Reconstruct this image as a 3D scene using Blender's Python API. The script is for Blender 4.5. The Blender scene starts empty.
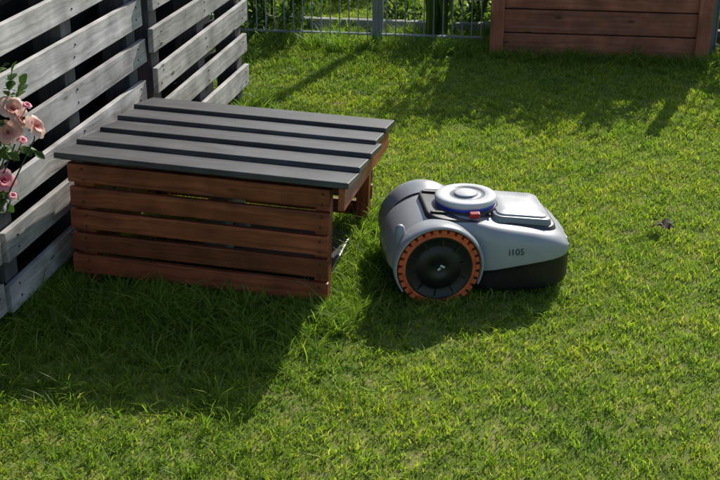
import bpy, bmesh, math, random
import numpy as np
from mathutils import Vector, Matrix, Euler
random.seed(7); np.random.seed(7)
SC = bpy.context.scene
COL = SC.collection

# ---------------------------------------------------------------- helpers
def empty(name, loc=(0,0,0), rot=(0,0,0)):
    o = bpy.data.objects.new(name, None); COL.objects.link(o)
    o.location = loc; o.rotation_euler = rot; o.empty_display_size = .1
    return o

class MB:
    """mesh builder with uv, rnd per face and material index"""
    def __init__(s): s.v=[]; s.f=[]; s.uv=[]; s.r=[]; s.m=[]; s.sm=[]
    def face(s, idx, uv=None, r=0., m=0, sm=False):
        s.f.append(tuple(idx)); s.uv.append(uv or [(0,0)]*len(idx)); s.r.append(r); s.m.append(m); s.sm.append(sm)
    def box(s, c, size, rot=(0,0,0), m=0, r=None, taper=None):
        r = random.random() if r is None else r
        M = Matrix.Translation(c) @ Euler(rot).to_matrix().to_4x4()
        hx,hy,hz = [k/2 for k in size]
        P = [Vector((x,y,z)) for x in(-hx,hx) for y in(-hy,hy) for z in(-hz,hz)]
        b = len(s.v); s.v += [tuple(M@p) for p in P]
        L = max(range(3), key=lambda i:size[i]); O=[i for i in range(3) if i!=L]
        for q in ((0,1,3,2),(4,6,7,5),(0,4,5,1),(2,3,7,6),(0,2,6,4),(1,5,7,3)):
            uv=[(P[i][L]+r*17, P[i][O[0]]+P[i][O[1]]+r*9) for i in q]
            s.face([b+i for i in q], uv, r, m)
    def grid(s, rows, r=0., m=0, sm=True, close=False):
        b=len(s.v); n=len(rows[0])
        for row in rows: s.v += [tuple(p) for p in row]
        for i in range(len(rows)-1):
            for j in range(n if close else n-1):
                k=(j+1)%n
                mm = m[j] if isinstance(m,(list,tuple)) else m
                s.face([b+i*n+j, b+i*n+k, b+(i+1)*n+k, b+(i+1)*n+j], [(i*.1,j*.1)]*4, r, mm, sm)
    def tube(s, pts, rad, n=6, r=0., m=0):
        rows=[]
        for i,p in enumerate(pts):
            p=Vector(p); a=Vector(pts[max(i-1,0)]); c=Vector(pts[min(i+1,len(pts)-1)])
            d=(c-a).normalized(); u=d.orthogonal().normalized() if i==0 else (u-d*u.dot(d)).normalized()
            w=d.cross(u); rr=rad[i] if isinstance(rad,(list,tuple)) else rad
            rows.append([p+u*math.cos(t)*rr+w*math.sin(t)*rr for t in [2*math.pi*k/n for k in range(n)]])
        s.grid(rows, r, m, True, True)
        b=len(s.v)-n; s.face([b+k for k in range(n)],None,r,m)
    def lathe(s, prof, n=48, m=0, center=(0,0,0), axis='z'):
        rows=[]
        for (rr,h) in prof:
            row=[]
            for k in range(n):
                t=2*math.pi*k/n; x,y=rr*math.cos(t),rr*math.sin(t)
                row.append(Vector(center)+(Vector((x,y,h)) if axis=='z' else Vector((x,h,y))))
            rows.append(row)
        b=len(s.v)
        for row in rows: s.v+=[tuple(p) for p in row]
        for i in range(len(rows)-1):
            mm = m[i] if isinstance(m,(list,tuple)) else m
            for j in range(n):
                k=(j+1)%n
                s.face([b+i*n+j,b+i*n+k,b+(i+1)*n+k,b+(i+1)*n+j],None,0,mm,True)
    def obj(s, name, mats, parent=None, bevel=0, subsurf=0, smooth_angle=None, loc=None, rot=None):
        me=bpy.data.meshes.new(name); me.from_pydata(s.v,[],s.f)
        for m in mats: me.materials.append(m)
        me.polygons.foreach_set('material_index', s.m)
        me.polygons.foreach_set('use_smooth', s.sm)
        a=me.attributes.new('rnd','FLOAT','FACE'); a.data.foreach_set('value', s.r)
        uvl=me.uv_layers.new(name='UVMap')
        flat=[c for u in s.uv for p in u for c in p]; uvl.data.foreach_set('uv', flat)
        me.validate(); me.update()
        o=bpy.data.objects.new(name,me); COL.objects.link(o)
        if parent: o.parent=parent
        if loc: o.location=loc
        if rot: o.rotation_euler=rot
        if bevel:
            b=o.modifiers.new('bev','BEVEL'); b.width=bevel; b.segments=2; b.limit_method='ANGLE'; b.angle_limit=math.radians(40)
        if subsurf:
            q=o.modifiers.new('sub','SUBSURF'); q.levels=subsurf; q.render_levels=subsurf
        return o

def newmat(name):
    m=bpy.data.materials.new(name); m.use_nodes=True; nt=m.node_tree
    b=nt.nodes['Principled BSDF']; return m,nt,b
def N(nt,t,**k):
    n=nt.nodes.new(t)
    for a,v in k.items(): setattr(n,a,v)
    return n
def L(nt,a,b): nt.links.new(a,b)
def ramp(nt, fac, stops):
    r=N(nt,'ShaderNodeValToRGB'); e=r.color_ramp.elements
    while len(e)<len(stops): e.new(.5)
    for i,(p,c) in enumerate(stops): e[i].position=p; e[i].color=(*c,1)
    L(nt,fac,r.inputs[0]); return r
def plain(name,col,rough=.5,metal=0,coat=0,noise=0,bump=0,nscale=60):
    m,nt,b=newmat(name)
    b.inputs['Base Color'].default_value=(*col,1); b.inputs['Roughness'].default_value=rough
    b.inputs['Metallic'].default_value=metal; b.inputs['Coat Weight'].default_value=coat
    tc=N(nt,'ShaderNodeTexCoord')
    if noise:
        n=N(nt,'ShaderNodeTexNoise'); n.inputs['Scale'].default_value=nscale*.15; n.inputs['Detail'].default_value=6
        L(nt,tc.outputs['Object'],n.inputs['Vector'])
        r=ramp(nt,n.outputs[0],[(.3,tuple(c*(1-noise) for c in col)),(.7,tuple(min(1,c*(1+noise)) for c in col))])
        L(nt,r.outputs[0],b.inputs['Base Color'])
        r2=ramp(nt,n.outputs[0],[(.3,(rough*.8,)*3),(.7,(min(1,rough*1.25),)*3)]); L(nt,r2.outputs[0],b.inputs['Roughness'])
    if bump:
        n=N(nt,'ShaderNodeTexNoise'); n.inputs['Scale'].default_value=nscale*5; L(nt,tc.outputs['Object'],n.inputs['Vector'])
        bp=N(nt,'ShaderNodeBump'); bp.inputs['Strength'].default_value=bump; bp.inputs['Distance'].default_value=.001
        L(nt,n.outputs[0],bp.inputs['Height']); L(nt,bp.outputs[0],b.inputs['Normal'])
    return m

def wood(name, stops, rough=.7, var=.35, bump=.4, knots=True, stain=None):
    m,nt,b=newmat(name); b.inputs['Roughness'].default_value=rough
    uv=N(nt,'ShaderNodeUVMap'); mp=N(nt,'ShaderNodeMapping'); mp.inputs['Scale'].default_value=(2.2,75,1)
    L(nt,uv.outputs[0],mp.inputs['Vector'])
    wn=N(nt,'ShaderNodeTexNoise'); wn.inputs['Scale'].default_value=7; L(nt,uv.outputs[0],wn.inputs['Vector'])
    ad=N(nt,'ShaderNodeVectorMath',operation='MULTIPLY_ADD'); ad.inputs[1].default_value=(0,2.6,0); 
    L(nt,wn.outputs['Color'],ad.inputs[0]); L(nt,mp.outputs[0],ad.inputs[2])
    n=N(nt,'ShaderNodeTexNoise'); n.inputs['Scale'].default_value=1; n.inputs['Detail'].default_value=7; n.inputs['Roughness'].default_value=.62
    L(nt,ad.outputs[0],n.inputs['Vector'])
    r=ramp(nt,n.outputs[0],stops)
    at=N(nt,'ShaderNodeAttribute',attribute_name='rnd')
    mr=N(nt,'ShaderNodeMapRange'); mr.inputs[3].default_value=1-var; mr.inputs[4].default_value=1+var; L(nt,at.outputs['Fac'],mr.inputs[0])
    n2=N(nt,'ShaderNodeTexNoise'); n2.inputs['Scale'].default_value=9; n2.inputs['Detail'].default_value=4; L(nt,uv.outputs[0],n2.inputs['Vector'])
    mr2=N(nt,'ShaderNodeMapRange'); mr2.inputs[1].default_value=.3; mr2.inputs[2].default_value=.7; mr2.inputs[3].default_value=.6; mr2.inputs[4].default_value=1.3; L(nt,n2.outputs[0],mr2.inputs[0])
    mu=N(nt,'ShaderNodeMath',operation='MULTIPLY'); L(nt,mr.outputs[0],mu.inputs[0]); L(nt,mr2.outputs[0],mu.inputs[1])
    sc=N(nt,'ShaderNodeVectorMath',operation='SCALE'); L(nt,r.outputs[0],sc.inputs[0]); L(nt,mu.outputs[0],sc.inputs['Scale'])
    last=sc.outputs[0]
    if knots:
        mpk=N(nt,'ShaderNodeMapping'); mpk.inputs['Scale'].default_value=(4.5,13,1); L(nt,uv.outputs[0],mpk.inputs['Vector'])
        vo=N(nt,'ShaderNodeTexVoronoi'); vo.inputs['Scale'].default_value=1; L(nt,mpk.outputs[0],vo.inputs['Vector'])
        kr=ramp(nt,vo.outputs['Distance'],[(.05,(.25,.22,.2)),(.13,(1,1,1))])
        mx=N(nt,'ShaderNodeMix',data_type='RGBA',blend_type='MULTIPLY'); mx.inputs[0].default_value=1
        L(nt,last,mx.inputs[6]); L(nt,kr.outputs[0],mx.inputs[7]); last=mx.outputs[2]
    L(nt,last,b.inputs['Base Color'])
    bp=N(nt,'ShaderNodeBump'); bp.inputs['Strength'].default_value=bump; bp.inputs['Distance'].default_value=.002
    L(nt,n.outputs[0],bp.inputs['Height']); L(nt,bp.outputs[0],b.inputs['Normal'])
    return m

def foliage(name, stops, trans=.35, rough=.5, attr='rnd', hgrad=None, patch=None, tmul=(1.5,1.6,.7)):
    m,nt,b=newmat(name); out=nt.nodes['Material Output']
    at=N(nt,'ShaderNodeAttribute',attribute_name=attr)
    r=ramp(nt,at.outputs['Fac'],stops); last=r.outputs[0]
    geo=N(nt,'ShaderNodeNewGeometry')
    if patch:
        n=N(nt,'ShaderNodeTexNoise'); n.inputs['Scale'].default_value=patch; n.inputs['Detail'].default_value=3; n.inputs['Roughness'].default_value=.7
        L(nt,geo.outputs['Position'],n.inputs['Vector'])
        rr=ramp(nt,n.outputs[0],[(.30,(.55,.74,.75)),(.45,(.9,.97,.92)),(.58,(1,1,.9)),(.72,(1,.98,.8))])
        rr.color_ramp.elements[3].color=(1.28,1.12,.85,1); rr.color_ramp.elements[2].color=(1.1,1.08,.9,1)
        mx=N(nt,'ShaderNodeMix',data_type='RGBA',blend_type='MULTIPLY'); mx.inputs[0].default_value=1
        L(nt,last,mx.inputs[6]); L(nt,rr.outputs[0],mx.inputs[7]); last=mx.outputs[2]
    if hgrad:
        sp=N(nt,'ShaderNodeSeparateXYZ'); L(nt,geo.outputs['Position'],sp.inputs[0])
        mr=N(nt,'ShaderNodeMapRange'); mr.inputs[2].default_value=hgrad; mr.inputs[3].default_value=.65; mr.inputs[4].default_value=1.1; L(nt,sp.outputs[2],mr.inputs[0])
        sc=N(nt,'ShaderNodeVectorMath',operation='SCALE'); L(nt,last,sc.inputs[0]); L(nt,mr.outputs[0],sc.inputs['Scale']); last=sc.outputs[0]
    L(nt,last,b.inputs['Base Color']); b.inputs['Roughness'].default_value=rough; b.inputs['Specular IOR Level'].default_value=.35
    t=N(nt,'ShaderNodeBsdfTranslucent'); 
    sc2=N(nt,'ShaderNodeVectorMath',operation='MULTIPLY'); L(nt,last,sc2.inputs[0]); sc2.inputs[1].default_value=tmul
    L(nt,sc2.outputs[0],t.inputs[0])
    ms=N(nt,'ShaderNodeMixShader'); ms.inputs[0].default_value=trans
    L(nt,b.outputs[0],ms.inputs[1]); L(nt,t.outputs[0],ms.inputs[2]); L(nt,ms.outputs[0],out.inputs[0])
    return m

# ---------------------------------------------------------------- materials
M_stain = wood('stained_pine',[(.25,(.10,.024,.011)),(.5,(.27,.068,.028)),(.75,(.43,.13,.055))],rough=.5,var=.28)
M_bed   = wood('bed_wood',[(.25,(.20,.062,.035)),(.5,(.34,.11,.06)),(.75,(.44,.16,.09))],rough=.65,var=.15)
M_grey  = wood('weathered_wood',[(.22,(.20,.185,.18)),(.45,(.46,.435,.42)),(.75,(.68,.65,.62))],rough=.8,var=.2,bump=.7)
M_shadewood= wood('gap_shade_wood',[(.3,(.012,.013,.017)),(.7,(.035,.037,.045))],rough=.9,var=.3)  # near-black tone is the shade in the fence gaps, put into the colour
M_postw = wood('post_grey_wood',[(.25,(.06,.06,.065)),(.5,(.13,.125,.13)),(.75,(.2,.19,.19))],rough=.9,var=.2)
M_roof  = wood('black_stained_roof_boards',[(.25,(.030,.029,.031)),(.5,(.055,.054,.057)),(.75,(.10,.098,.10))],rough=.48,var=.22,bump=.6,knots=False)
M_shell = plain('shell_light_grey',(.38,.395,.415),.36,noise=.07,coat=.1)
M_shell2= plain('lid_grey',(.26,.27,.285),.38,noise=.08)
M_black = plain('black_plastic',(.012,.012,.014),.38,noise=.2,bump=.25)
M_graph = plain('graphite_plastic',(.04,.042,.048),.4,noise=.15)
M_orange= plain('orange_rubber',(.72,.14,.042),.65,noise=.3,nscale=300)
M_white = plain('white_plastic',(.70,.70,.70),.38,noise=.05)
M_blue  = plain('blue_plastic',(.03,.06,.55),.3)
M_red   = plain('red_plastic',(.5,.02,.02),.35)
M_metal = plain('galvanised_grey',(.24,.27,.29),.5,metal=.3,noise=.2)
M_conc  = plain('concrete',(.30,.30,.26),.9,noise=.35,bump=.6)
M_screw = plain('screw_steel',(.08,.07,.06),.5,metal=.6)
M_stem  = plain('stem',(.06,.07,.025),.7,noise=.3)
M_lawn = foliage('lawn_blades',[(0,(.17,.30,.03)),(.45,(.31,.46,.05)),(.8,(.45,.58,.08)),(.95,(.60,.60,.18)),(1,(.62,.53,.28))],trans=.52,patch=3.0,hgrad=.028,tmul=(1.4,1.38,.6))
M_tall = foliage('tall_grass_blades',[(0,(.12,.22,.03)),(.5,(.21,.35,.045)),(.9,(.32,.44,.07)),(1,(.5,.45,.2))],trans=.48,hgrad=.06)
M_leafd= foliage('leaf_dark',[(0,(.03,.07,.018)),(.6,(.07,.14,.03)),(1,(.14,.2,.05))],trans=.35)
M_leafm= foliage('leaf_mid',[(0,(.06,.12,.025)),(.6,(.12,.21,.045)),(1,(.2,.28,.07))],trans=.4)
M_petal= foliage('rose_petals',[(0,(.75,.22,.19)),(.5,(.82,.42,.34)),(1,(.85,.60,.50))],trans=.25,tmul=(1.1,1.1,1.1))
M_petal2= foliage('rose_petals_pink',[(0,(.68,.10,.18)),(.5,(.78,.22,.30)),(1,(.82,.38,.42))],trans=.25,tmul=(1.1,1.1,1.1))
M_dry  = plain('dry_leaf',(.07,.045,.022),.8,noise=.4)
M_soil = plain('soil',(.05,.035,.022),.95,noise=.4,bump=1)

m,nt,b=newmat('ground_soil_moss'); tc=N(nt,'ShaderNodeTexCoord'); n=N(nt,'ShaderNodeTexNoise'); n.inputs['Scale'].default_value=14; n.inputs['Detail'].default_value=9
L(nt,tc.outputs['Object'],n.inputs['Vector']); r=ramp(nt,n.outputs[0],[(.35,(.08,.115,.022)),(.5,(.16,.21,.04)),(.66,(.26,.24,.09))])
L(nt,r.outputs[0],b.inputs['Base Color']); b.inputs['Roughness'].default_value=.95; b.inputs['Specular IOR Level'].default_value=.1
M_ground=m
g=MB(); S=250
g.v=[(-S,-S,0),(S,-S,0),(S,S,0),(-S,S,0)]; g.face((0,1,2,3)); g.obj('ground',[M_ground])

# ---------------------------------------------------------------- grass
def blade_mesh(name, n, sx, sy, hr, wr, lean, mat, segs=2, clump=0, elliptic=False, hm=.25):
    if clump:
        k=max(1,n//clump); cx=np.random.uniform(-sx/2,sx/2,k); cy=np.random.uniform(-sy/2,sy/2,k)
        id_=np.random.randint(0,k,n); x=cx[id_]+np.random.normal(0,.012,n); y=cy[id_]+np.random.normal(0,.012,n)
    else:
        x=np.random.uniform(-sx/2,sx/2,n); y=np.random.uniform(-sy/2,sy/2,n)
    R=np.random.rand
    hmod=1+hm*np.sin(x*23+R()*6)*np.sin(y*19+R()*6)+.22*np.sin(x*61+y*47+R()*6)+.2*np.sin(x*33-y*71+R()*6)
    if elliptic:
        rr=np.sqrt((x/(sx/2))**2+(y/(sy/2))**2); hmod*=np.clip(1.15-.5*rr,.35,1.2)
    h=np.random.uniform(*hr,n)*hmod; w=np.random.uniform(*wr,n)
    az=np.random.uniform(0,2*math.pi,n); ln=np.random.uniform(lean*.15,lean,n)*h
    tw=np.random.uniform(0,2*math.pi,n)
    dx,dy=np.cos(az),np.sin(az); px,py=np.cos(tw)*w/2,np.sin(tw)*w/2
    V=[]
    for s in range(segs+1):
        t=s/segs; bend=t**1.9; z=h*(t-.28*lean*t*t*.6)
        if s<segs:
            k=1-.35*t
            V.append(np.stack([x+dx*ln*bend-px*k,y+dy*ln*bend-py*k,z-.003*(s==0)],1))
            V.append(np.stack([x+dx*ln*bend+px*k,y+dy*ln*bend+py*k,z-.003*(s==0)],1))
        else: V.append(np.stack([x+dx*ln*bend,y+dy*ln*bend,z],1))
    nv=len(V); verts=np.stack(V,1).reshape(-1,3)
    base=np.arange(n)*nv
    quads=[np.stack([base+2*s,base+2*s+1,base+2*s+3,base+2*s+2],1) for s in range(segs-1)]
    tri=np.stack([base+2*segs-2,base+2*segs-1,base+2*segs],1)
    allq=np.concatenate(quads,0).reshape(-1) if quads else np.zeros(0,int)
    nq=len(allq)//4
    li=np.concatenate([allq,tri.reshape(-1)])
    ls=np.concatenate([np.arange(nq)*4, nq*4+np.arange(n)*3])
    me=bpy.data.meshes.new(name); me.vertices.add(len(verts)); me.vertices.foreach_set('co',verts.astype('f').reshape(-1))
    me.loops.add(len(li)); me.loops.foreach_set('vertex_index',li.astype('i'))
    me.polygons.add(len(ls)); me.polygons.foreach_set('loop_start',ls.astype('i'))
    me.update(calc_edges=True); me.validate()
    a=me.attributes.new('rnd','FLOAT','POINT'); a.data.foreach_set('value',np.repeat(np.random.rand(n),nv).astype('f'))
    me.materials.append(mat); return me

lawn=[blade_mesh('lawn_tile_%d'%i,15000,1.01,1.01,(.010,.030),(.0024,.0048),1.5,M_lawn,2,hm=.3) for i in range(5)]
tall=[blade_mesh('tall_tuft_%d'%i,150,.24,.24,(.05,.13),(.003,.005),1.2,M_tall,3,clump=7,elliptic=True) for i in range(5)]
mid =[blade_mesh('mid_tuft_%d'%i,180,.30,.30,(.025,.06),(.003,.005),1.2,M_tall,2,clump=9,elliptic=True) for i in range(4)]
G=empty('lawn_grass'); T=empty('long_grass')
def inst(me,parent,x,y,rot,s=1,z=0,sz=None):
    o=bpy.data.objects.new(me.name,me); COL.objects.link(o); o.parent=parent
    o.location=(x,y,z); o.rotation_euler=(0,0,rot); o.scale=(s,s,sz or s)
for i in range(-2,5):
    for j in range(1,9):
        inst(random.choice(lawn),G,i*1.+.3,j*1.+.3,random.randint(0,3)*math.pi/2,1,0,random.uniform(.95,1.1))
for i in range(-2,4):
    for j in range(0,2):
        inst(random.choice(lawn),G,i*2.+.8,9.8+j*2.,random.randint(0,3)*math.pi/2,2,0,1.6)

CR=Vector((-.0973,3.162)); ax=Vector((.981,-.192)); ay=Vector((.192,.981))
def bl(u,v): p=CR+ax*u+ay*v; return p.x,p.y
def put(lst,parent,n,fn,s=(.8,1.15)):
    for _ in range(n):
        x,y=fn(); inst(random.choice(lst),parent,x,y,random.uniform(0,6.28),random.uniform(*s))
U=random.uniform
put(tall,T,55,lambda:bl(U(-1.0,.0),U(-.18,-.03)),(.55,.95))
put(tall,T,50,lambda:bl(U(-1.05,-.02),U(-.6,-.1)),(.4,.8))
put(mid,T,90,lambda:bl(U(-1.25,.03),U(-1.3,-.1)),(.6,1.15))
put(tall,T,16,lambda:bl(U(-.05,.10),U(.40,.8)),(.5,1.0))
put(tall,T,16,lambda:bl(U(.0,.10),U(-.08,.45)),(.4,.75))
put(mid,T,24,lambda:bl(U(-.02,.14),U(-.15,.7)),(.7,1.2))
put(tall,T,30,lambda:bl(U(-.93,-.82),U(-1.2,0)),(.6,1.0))
put(tall,T,22,lambda:bl(U(-.85,-.65),U(.8,2.1)),(.5,1.0))
put(mid,T,8,lambda:(U(.15,.62),U(3.17,3.25)),(.5,.75))
put(mid,T,60,lambda:(U(-.6,1.8),U(2.0,5.6)),(.35,.6))
def fl(x): return 6.302-.14*x
put(tall,T,70,lambda:(lambda x:(x,fl(x)+U(-.12,.10)))(U(-1.4,.7)),(.5,1.0))
put(tall,T,34,lambda:(lambda x:(x,fl(x)+U(.2,.32)))(U(-1.0,.8)),(.5,.9))
put(tall,T,30,lambda:(lambda x:(x,6.174-.131*x-U(0.0,.1)))(U(.62,2.2)),(.5,.9))
put(mid,T,30,lambda:(U(-1.2,2.4),U(5.7,6.1)),(.8,1.2))

# ---------------------------------------------------------------- mower garage
GA=empty('robot_mower_garage',(CR.x,CR.y,0),(0,math.radians(2),-math.radians(11.1)))
W,D=.78,.69
b=MB(); sb=MB()
zs=[.026+.0735*k for k in range(5)]
j=lambda a=.003:U(-a,a)
for k,z in enumerate(zs):
    b.box((-W/2+j(.004),j(.0015),z+.034),(W+j(.005)+.004,.019,.0585+j(.0015)),(j(.01),U(-.005,.005),0))
    for x in (-.022,-W+.043):
        for dz in (.018,.050):
            sb.lathe([(0,-.0125),(.0032,-.0125),(.0036,-.009)],10,0,(x+j(.004),0,z+dz+j()),'y')
zr=[.02+.0625*k for k in range(5)]
for k,z in enumerate(zr):
    b.box((-W/2+j(),D,z+.030),(W,.019,.052),(0,U(-.003,.003),0))
    b.box((-W+.012,D/2,z+.030),(.019,D-.026,.052))
b.obj('side_slats',[M_stain],GA,bevel=.003)
sb.obj('screws',[M_screw],GA)
b=MB()
for (x,y) in ((-.022,.031),(-.022,D-.031),(-W+.043,.031),(-W+.043,D-.031)):
    b.box((x,y,.185 if y<.3 else .162),(.042,.042,.37 if y<.3 else .324),r=.6)
b.obj('corner_posts',[M_stain],GA,bevel=.002)
b=MB(); sl=math.atan2(-.060,.78)
b.box((.040,D/2-.012,.338),(.019,D+.045,.066),(sl,0,0),r=.85)
b.obj('gable_fascia',[M_stain],GA,bevel=.002)
b=MB(); nb=5; dep=.785; bw=dep/nb
for i in range(nb):
    y0=-.052+i*bw; yc=y0+bw/2+.010
    zc=.403-.060*((yc)/.78)+.004
    b.box((-W/2+U(-.007,.007)+.022,yc,zc+.001*i),(W+.080+U(-.01,.01),bw+.026,.018),(math.radians(-4-5.0)+j(.008),U(-.003,.003),U(-.005,.005)),m=0)
b.obj('roof_boards',[M_roof],GA,bevel=.003)
b=MB()
b.box((-W/2+.01,D/2-.012,.374),(W+.06,D+.02,.008),(sl,0,0),m=0)
b.obj('roof_deck',[M_black],GA)
CH=empty('charging_station',(CR.x,CR.y,0),(0,0,-math.radians(11.1)))
b=MB(); b.box((-.28,.36,.016),(.50,.36,.018)); b.obj('base_plate',[M_graph],CH,bevel=.006)
b=MB(); b.box((-.42,.36,.11),(.09,.22,.17)); b.box((-.35,.36,.12),(.05,.10,.05)); b.obj('dock_tower',[M_shell2],CH,bevel=.015)

# ---------------------------------------------------------------- pallet fence on the left
fd=Vector((.1987,.980)); FO=Vector((-1.012,3.068)); frot=math.atan2(fd.y,fd.x)
F=empty('wooden_slat_fence',(FO.x,FO.y,0),(0,0,frot))
b=MB(); sb=MB()
def panel(x0,x1,off,zo,n=9):
    for k in range(n):
        z=.095+zo+k*.1435
        b.box(((x0+x1)/2+U(-.012,.012),-.02+off,z+U(-.006,.006)),(x1-x0+U(-.03,.02),.02,.088+U(-.012,.008)),(U(-.03,.03),U(-.009,.009),0))
        b.box(((x0+x1)/2,.105+off,z+.07),(x1-x0-.02,.018,.085),r=.1,m=1)  # back board, coloured dark for the shade between the slats
        for x in (x0+.06,(x0+x1)/2,x1-.06):
            for dz in (-.02,.02): sb.lathe([(0,-.0325+off),(.0038,-.032+off),(.004,-.029+off)],8,0,(x+U(-.015,.015),0,z+dz+U(-.005,.005)),'y')
    for x in (x0+.06,(x0+x1)/2,x1-.06):
        b.box((x,.043+off,.66),(.075,.095,1.28),r=.35,m=2)
panel(-2.35,-1.2,0,.0); panel(-1.18,-.03,.0,.012); panel(-.01,1.12,.0,0); panel(1.14,2.27,-.03,.03)
b.obj('slats',[M_grey,M_shadewood,M_postw],F,bevel=.002); sb.obj('nails',[M_screw],F)
b=MB(); b.box((-.03,.135,.64),(4.7,.012,1.28)); b.obj('gap_shade_sheet',[M_shadewood],F)  # sheet added behind the boards, coloured as the shade in the gaps

# ---------------------------------------------------------------- wire mesh fence at the back
MF=empty('metal_mesh_fence',(.09,6.29,0),(0,0,-math.atan(.14)))
b=MB()
for seg in ((-1.9,.56),(1.75,4.3)):
    x=seg[0]
    while x<seg[1]:
        b.box((x,0,.50),(.006,.006,.94)); x+=.05
    for z in (.06,.26,.46,.66,.86):
        for dy in (-.007,.007): b.box(((seg[0]+seg[1])/2,dy,z),(seg[1]-seg[0],.008,.008))
b.obj('rods',[M_metal],MF)
b=MB()
for x in (-1.9,0,1.73,3.0,4.3): b.box((x,.035,.5),(.055,.045,1.0))
b.obj('posts',[M_metal],MF,bevel=.004)
b=MB()
x=-2.2
while x<4.5:
    b.box((x+.25,0,.022),(.492,.05,.07),(0,U(-.01,.01),0)); x+=.5
o=b.obj('concrete_edging',[M_conc],None,bevel=.006); o.location=(.09,6.64,0); o.rotation_euler=(0,0,-math.atan(.14))

# ---------------------------------------------------------------- raised bed
RB=empty('wooden_raised_bed',(.674,6.086,0),(0,0,-math.radians(7.5)))
b=MB(); w=1.09; d=.62
for k in range(4):
    z=.062+k*.123
    for y in (0,d): b.box((w/2,y,z),(w-.01,.022,.117),(U(-.006,.006),0,0))
    for x in (.012,w-.012): b.box((x,d/2,z),(.022,d-.03,.117))
b.obj('planks',[M_bed],RB,bevel=.004)
b=MB()
for x in (.0,w-.0):
    for y in (-.022,d+.022): b.box((x+(.03 if x==0 else -.03),y,.255),(.07,.022,.51),r=.9)
for y in (-.02,d+.02): b.box((w/2,y,.507),(w+.06,.09,.02),r=.5)
b.obj('frame',[M_bed],RB,bevel=.003)
b=MB(); b.box((w/2,d/2,.22),(w-.05,d-.03,.40)); b.obj('bed_soil',[M_soil],RB)

# ---------------------------------------------------------------- foliage plants
def leafblob(b,c,rad,n,ls,m=0,flat=.5):
    for _ in range(n):
        d=Vector(np.random.normal(0,1,3)); d.normalize(); rr=U(.35,1)**.5
        lump=1+.25*math.sin(d.x*5+c[0]*9)*math.sin(d.y*4+2)+.15*math.sin(d.z*7)
        p=Vector(c)+Vector((d.x*rad[0],d.y*rad[1],d.z*rad[2]))*rr*lump
        if p.z<.01: p.z=U(.01,.08)
        u=Vector(np.random.normal(0,1,3)); u.z-=.3; u.normalize(); v=u.orthogonal().normalized(); v.rotate(Matrix.Rotation(U(0,6.28),3,u))
        l=ls*U(.6,1.3); w=l*.28; i=len(b.v); nn=u.cross(v)*l*.12
        b.v+=[tuple(p),tuple(p+u*l*.5+v*w+nn),tuple(p+u*l),tuple(p+u*l*.5-v*w+nn)]
        b.face((i,i+1,i+2),None,random.random(),m); b.face((i,i+2,i+3),None,random.random(),m)
def shrub(name,c,rad,n,ls,mat,stems=9):
    b=MB(); leafblob(b,c,rad,n,ls,0)
    for _ in range(stems):
        e=Vector(c)+Vector((U(-1,1)*rad[0]*.7,U(-1,1)*rad[1]*.7,U(0,.8)*rad[2])); s0=Vector((c[0]+U(-.05,.05),c[1]+U(-.05,.05),0 if c[2]-rad[2]<.3 else c[2]-rad[2]))
        b.tube([s0,(s0+e)/2+Vector((U(-.03,.03),U(-.03,.03),.02)),e],[.008,.006,.003],5,0,1)
    return b.obj(name,[mat,M_stem])
shrub('shrub',(-.52,6.55,.30),(.33,.22,.36),1700,.05,M_leafd)
shrub('shrub',(-1.1,6.4,.40),(.4,.3,.5),2000,.05,M_leafd)
shrub('shrub',(-.1,7.5,.2),(.3,.2,.22),900,.05,M_leafm)
shrub('shrub',(.66,6.78,.32),(.28,.20,.42),1300,.05,M_leafm)
shrub('shrub',(.22,6.80,.08),(.16,.08,.11),420,.035,M_leafm,4)
shrub('shrub',(2.1,6.35,.35),(.3,.3,.45),1500,.05,M_leafd)
b=MB()
for i in range(5): leafblob(b,(.674+.12+.2*i,6.086+.29-.03*i,.72+U(-.08,.12)),(.18,.22,.26+U(0,.1)),520,.06,0)
for i in range(5): b.tube([(.79+.2*i,6.37-.03*i,.42),(.8+.2*i,6.37-.03*i,.85)],[.01,.005],5,0,1)
b.obj('shadow_casting_plants',[M_leafm,M_stem])  # unseen plants added above the bed to cast a tree-like shadow on the lawn
b=MB()
for _ in range(46):
    a=U(0,6.28); s0=Vector((.43+U(-.06,.06),6.50+U(-.06,.06),0)); h=U(.35,.7); ln=U(.02,.25); dr=Vector((math.cos(a),math.sin(a),0)); sd=Vector((-dr.y,dr.x,0))*U(.008,.014)
    rows=[]
    for k in range(7):
        t=k/6; p=s0+dr*ln*t**2+Vector((0,0,h*(t-.25*ln*t*t*2))); ww=sd*(1-t**2.5)
        rows.append([p-ww,p+dr*.003,p+ww])
    b.grid(rows,random.random(),0)
b.obj('iris_plant',[M_leafm])

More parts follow.
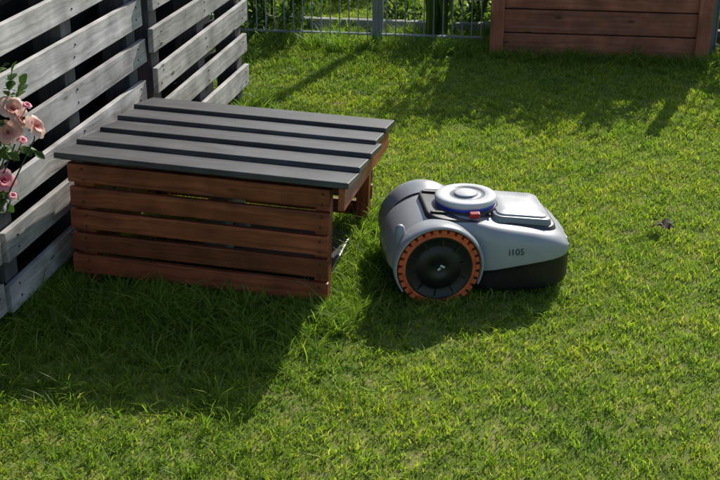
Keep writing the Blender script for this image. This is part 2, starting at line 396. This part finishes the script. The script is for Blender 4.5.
# ---------------------------------------------------------------- rose bush
b=MB()
def bloom(c,R,face,m):
    c=Vector(c); face=Vector(face).normalized(); q=face.to_track_quat('Z','Y')
    for (layer,n,tilt,rr) in ((-1,3,-.12,.30),(0,4,.08,.42),(1,5,.3,.62),(2,6,.62,.82),(3,7,1.0,1.0)):
        for i in range(n):
            az=2*math.pi*(i+layer*.37)/n+U(-.2,.2); rows=[]; tl=tilt+U(-.14,.14); rs=U(.88,1.1)
            for s in range(6):
                t=s/5; row=[]
                wdt=R*.68*rr*math.sin(math.pi*(.12+.76*t))**.6
                for k in range(5):
                    x=(k/4-.5)*2
                    ang=tl*(t**.8)*1.1
                    out=R*rr*rs*t*math.sin(ang)+R*.06*(layer+1)+.25*R*tilt*t**3; up=R*rr*rs*t*math.cos(ang)*1.0 - .18*R*tilt*t**3
                    out-= (x*x)*wdt*.5*(1-.5*tilt)
                    p=Vector((out*math.cos(az)-x*wdt*math.sin(az), out*math.sin(az)+x*wdt*math.cos(az), up-R*.35+U(-.03,.03)*R))
                    row.append(c+q@p)
                rows.append(row)
            b.grid(rows,min(1,max(0,.25+.2*layer+U(-.2,.2))),m)
def leaf(p,d,l,m=2):
    d=Vector(d).normalized(); up=Vector((U(-.4,.4),U(-.8,.1),1)); s=d.cross(up).normalized(); nn=s.cross(d); rows=[]
    r=random.random()
    for k in range(7):
        t=k/6; w=l*.36*math.sin(math.pi*min(1,t*.95+.03))**.8*(1+(.08 if k%2 else -.05)); c=Vector(p)+d*l*t-nn*l*.2*t*t
        rows.append([c-s*w+nn*w*.3,c,c+s*w+nn*w*.3])
    b.grid(rows,r,m)
def spray(p,d,l):
    d=Vector(d).normalized()
    for t,sg in ((.0,1),(.0,-1),(.5,1),(.5,-1),(1,0)):
        q=Vector(p)+d*l*1.2*t; s2=d.cross(Vector((0,0,1))).normalized()
        leaf(q, d*(.5+.5*(sg==0))+s2*sg*.8, l)
    b.tube([p,Vector(p)+d*l*1.3],.0012,4,0,3)
base=Vector((-1.0,2.72,0))
targets=[((-.884,2.93,.692),.029,(.4,-.5,.8),0),((-.822,2.911,.650),.024,(.8,-.3,.5),0),((-.895,2.905,.637),.026,(.1,-.8,.5),0),((-.905,2.86,.524),.024,(.5,-.5,.6),1),((-.86,2.92,.668),.018,(.8,-.2,.4),0)]
for c,R,f,mm in targets:
    bloom(c,R,f,mm); c=Vector(c)
    mid_=base.lerp(c,.55)+Vector((-.03,-.02,.06)); st=[base,base.lerp(mid_,.5)+Vector((-.01,0,.03)),mid_,c-Vector(f).normalized()*R*.5+Vector((0,0,-.03)),c-Vector(f).normalized()*R*.3]
    b.tube(st,[.005,.004,.003,.002,.002],6,0,3)
    for k in range(5):
        leaf(c-Vector(f).normalized()*R*.35,(math.cos(k*1.25)+f[0]*-.2,math.sin(k*1.25),U(-.4,.4)),.018)
for p,d in (((-.90,2.97,.73),(.3,0,.9)),((-.93,2.95,.77),(.6,-.2,.5)),((-.90,2.95,.70),(.2,.2,1)),((-.93,2.9,.60),(.6,-.3,-.2)),((-.92,2.87,.50),(.8,-.2,-.5)),((-.915,2.86,.49),(.4,-.2,-.8)),((-.93,2.9,.57),(.8,0,.2)),((-.95,2.88,.46),(.2,-.4,-.8)),((-1.,2.85,.4),(.2,-.5,.3)),((-1.0,2.8,.3),(-.3,-.5,.3)),((-.98,2.95,.8),(-.1,-.2,.9)),((-.9,2.9,.66),(-.5,-.3,.2)),((-.92,2.9,.63),(.3,-.3,-.8)),((-.86,2.9,.60),(.6,-.1,-.3)),((-.87,2.93,.72),(.3,-.1,.6)),((-.93,2.93,.68),(-.2,-.6,.2))):
    spray(p,d,U(.026,.036))
for c in ((-.858,2.90,.617),(-.845,2.93,.70),(-.885,2.85,.485)):
    bloom(c,.010,(.5,-.3,.8),1)
    b.tube([Vector(c)-Vector((0.03,0,.06)),Vector(c)],[.0015,.0012],5,0,3)
b.obj('rose_bush',[M_petal,M_petal2,M_leafd,M_stem])

# ---------------------------------------------------------------- robot mower
RM=empty('robot_lawn_mower',(.231,3.405,0),(0,0,math.radians(6)))
WX=-.018; WR=.121; WZ=.112
#            x     w     ztop  zsplit zlow
st=[(-.160,.090,.125,.095,.075),(-.154,.128,.150,.090,.05),(-.125,.150,.190,.08,.035),(-.075,.154,.226,.08,.025),(-.01,.154,.242,.08,.02),
    (.06,.154,.240,.08,.016),(.100,.156,.235,.082,.014),(.135,.180,.228,.088,.012),(.19,.188,.221,.100,.012),(.27,.188,.208,.111,.012),(.33,.182,.193,.118,.014),(.372,.162,.176,.122,.02),(.390,.125,.158,.124,.03)]
rows=[]
for (x,w,zt,zb,zl) in st:
    zsd=zb+(zt-zb)*.60
    half=[(0,zt),(w*.45,zt-.001),(w*.78,zt-.003),(w*.93,zt-.014),(w,zsd),(w*1.0,zb+.004),(w*.985,zb),(w*.955,zb-.004),(w*.95,zl+.012),(w*.90,zl),(w*.5,zl),(0,zl)]
    ring=[(x,y,z) for y,z in half]+[(x,-y,z) for y,z in half[-2:0:-1]]
    rows.append(ring)
b=MB(); n=len(rows[0]); mats_=[0 if j<6 else 1 for j in range(11)]+[1 if j<5 else 0 for j in range(11)]
b.grid(rows,0,mats_,True,True)
def cap(b,s0,flip):
    half=11
    for j in range(half):
        a=s0+j; c=s0+j+1; d=s0+(n-j-1)%n; e=s0+(n-j)%n
        ids=[a,c,d,e] if j not in(0,half-1) else ([a,c,d] if j==0 else [a,c,e])
        if flip: ids=ids[::-1]
        b.face(ids,None,0,0 if j<6 else 1,True)
cap(b,0,False); cap(b,(len(rows)-1)*n,True)
b.obj('body_shell',[M_shell,M_black],RM,subsurf=2)
b=MB()
for s in (-1,1):
    rows=[]
    for k in range(34):
        a=math.radians(-24+k*(236/33))
        endt=min(1,min(k,33-k)/5); 
        row=[]
        for (r,y) in ((.126,.110),(.133,.145),(.1375,.175),(.137,.194),(.133,.203),(.1285,.204),(.125,.197),(.1245,.150)):
            rr=.1245+(r-.1245)*(.55+.45*endt)
            row.append((WX+rr*math.cos(a),s*y,WZ+rr*math.sin(a)))
        rows.append(row if s>0 else row[::-1])
    b.grid(rows,0,0)
b.obj('wheel_arches',[M_shell],RM,subsurf=1)
b=MB()
for s in (-1,1):
    c=(WX,0,WZ); q=WR/.118
    f=lambda pr:[(r*q,s*y) for r,y in pr]
    b.lathe(f([(.0,.188),(.022,.188),(.026,.191),(.060,.189),(.064,.185),(.070,.186),(.088,.190),(.093,.193),(.098,.193)]),56,1,c,'y')
    b.lathe(f([(.098,.193),(.106,.194),(.109,.190),(.109,.145),(.09,.14),(0,.14)]),56,0,c,'y')
    for k in range(30):
        a=2*math.pi*k/30
        for half in (0,1):
            aa=a+half*math.pi/30; yy=.158 if half else .182
            b.box((WX+.1125*q*math.cos(aa),s*yy,WZ+.1125*q*math.sin(aa)),(.0125,.025,.0150),(0,-aa,0),m=0,r=.5)
    for k in range(10):
        a=2*math.pi*(k+.3)/10
        b.box((WX+.08*math.cos(a),s*.1885,WZ+.08*math.sin(a)),(.026,.004,.005),(0,-a,0),m=1,r=.5)
b.obj('drive_wheels',[M_orange,M_black],RM)
b=MB(); b.box((WX+.010,-.193,WZ+.006),(.014,.002,.006),(0,.5,0)); b.box((WX,-.193,WZ-.002),(.010,.002,.006),(0,-.6,0)); b.obj('hub_mark',[M_white],RM)
b=MB()
for s in (-1,1):
    b.lathe([(0,s*.10-.014),(.03,s*.10-.014),(.036,s*.10-.008),(.036,s*.10+.008),(.03,s*.10+.014),(0,s*.10+.014)],24,0,(.30,0,.036),'y')
b.obj('front_casters',[M_black],RM)
def roundplate(x0,x1,w,z0,z1,th,mat,name,rc=.04):
    b=MB(); pts=[]
    for (cx,cy,a0) in ((x1-rc,w-rc,0),(x0+rc,w-rc,90),(x0+rc,-w+rc,180),(x1-rc,-w+rc,270)):
        for k in range(9):
            a=math.radians(a0+k*11.25); pts.append((cx+rc*math.cos(a),cy+rc*math.sin(a)))
    def zz(x): return z0+(z1-z0)*(x-x0)/(x1-x0)
    cxm=(x0+x1)/2; rws=[]
    for (sc_,dz) in ((1.02,-.012),(1,th*.6),(.985,th*.9),(.96,th),(0.5,th+.001),(0.,th+.0015)):
        rws.append([((cxm+(x-cxm)*sc_), y*sc_, zz(cxm+(x-cxm)*sc_)+dz) for x,y in pts])
    b.grid(rws,0,0,True,True); return b.obj(name,[mat],RM)
roundplate(-.040,.355,.130,.2425,.190,.006,M_graph,'top_deck',.06)
roundplate(.160,.338,.114,.224,.203,.014,M_shell2,'service_lid',.025)
roundplate(.172,.326,.102,.229,.211,.0125,M_shell,'lid_inset',.02)
b=MB()
for s in (-1,1): b.box((-.005,s*.085,.2475),(.05,.012,.006),(0,math.radians(7),0))
b.box((.148,0,.236),(.008,.20,.006)); b.obj('deck_details',[M_black],RM,bevel=.002)
b=MB(); c=(.092,0,-.018)
b.lathe([(.100,.235),(.100,.257),(.094,.262),(.090,.263)],64,0,c)
b.obj('turret_base',[M_graph],RM)
b=MB(); b.lathe([(.090,.258),(.0925,.263),(.0925,.269),(.088,.271)],64,0,c); b.obj('turret_ring',[M_blue],RM)
b=MB(); b.lathe([(.089,.268),(.094,.273),(.095,.281),(.091,.287),(.083,.289),(.060,.2895),(.057,.2865),(.036,.2865),(.034,.291),(.031,.293),(0,.2935)],64,[0,0,0,0,0,1,1,1,0,0,0],c)
b.obj('turret_cap',[M_white,M_shell2],RM)
b=MB(); b.box((.098,-.116,.246),(.032,.020,.016),(0.25,0,0)); b.obj('stop_button',[M_red],RM,bevel=.004)
b=MB()
b.lathe([(.016,.13),(.0155,.205),(.013,.222),(.007,.228),(0,.229)],20,0,(-.126,-.125,0)); b.obj('rear_sensor',[M_shell],RM)
b=MB(); b.box((.392,0,.143),(.012,.10,.022)); b.obj('front_camera',[M_black],RM,bevel=.004)
tx=bpy.data.curves.new('model_label','FONT'); tx.body='i105'; tx.size=.028; tx.extrude=.0012
o=bpy.data.objects.new('model_label',tx); COL.objects.link(o); o.parent=RM; o.location=(.190,-.1885,.142); o.rotation_euler=(math.radians(84),0,0)
tx.materials.append(M_graph)

# ---------------------------------------------------------------- small litter
b=MB()
for k in range(7):
    a=k*1.7; rows=[]
    for i in range(5):
        t=i/4; w=.012*math.sin(math.pi*(t*.9+.05)); p=Vector((t*.04*math.cos(a),t*.04*math.sin(a),.025+.03*t*(1-t)+.003*k)); s=Vector((-math.sin(a),math.cos(a),.5))*w
        rows.append([p-s,p-Vector((0,0,.003)),p+s])
    b.grid(rows,0,0)
o=b.obj('fallen_leaf',[M_dry]); o.location=(1.02,3.73,0)
b=MB()
for (x,y) in ((.93,4.84),(.44,5.9)):
    for k in range(7):
        a=k*.9; i=len(b.v); z=.036; r_=.006
        b.v+=[(x,y,z),(x+r_*math.cos(a-.3),y+r_*math.sin(a-.3),z+.003),(x+r_*1.3*math.cos(a),y+r_*1.3*math.sin(a),z+.003),(x+r_*math.cos(a+.3),y+r_*math.sin(a+.3),z+.003)]
        b.face((i,i+1,i+2,i+3),None,.5,0)
    b.tube([(x,y,0),(x,y,.036)],.0008,4,0,1)
b.obj('daisy_flowers',[M_white,M_stem])

# ---------------------------------------------------------------- light, sky, camera
sd=Vector((.245,.543,.41)).normalized()
sun=bpy.data.lights.new('sun','SUN'); sun.energy=5; sun.angle=math.radians(.5); sun.color=(1,.95,.86)
so=bpy.data.objects.new('sun',sun); COL.objects.link(so); so.rotation_euler=(-sd).to_track_quat('-Z','Y').to_euler(); so.location=(3,8,6)
wd=bpy.data.worlds.new('World'); SC.world=wd; wd.use_nodes=True; nt=wd.node_tree
sky=nt.nodes.new('ShaderNodeTexSky'); sky.sky_type='NISHITA'; sky.sun_disc=False
sky.sun_elevation=math.asin(sd.z); sky.sun_rotation=math.atan2(sd.x,sd.y)
bg=nt.nodes['Background']; nt.links.new(sky.outputs[0],bg.inputs[0]); bg.inputs[1].default_value=.12
cam=bpy.data.cameras.new('camera'); cam.lens=60; cam.sensor_width=36; cam.clip_end=1000
co=bpy.data.objects.new('camera',cam); COL.objects.link(co); co.location=(0,0,1.6); co.rotation_euler=(math.radians(66.5),0,0)
SC.camera=co
SC.view_settings.view_transform='Standard'; SC.view_settings.look='None'; SC.view_settings.exposure=0
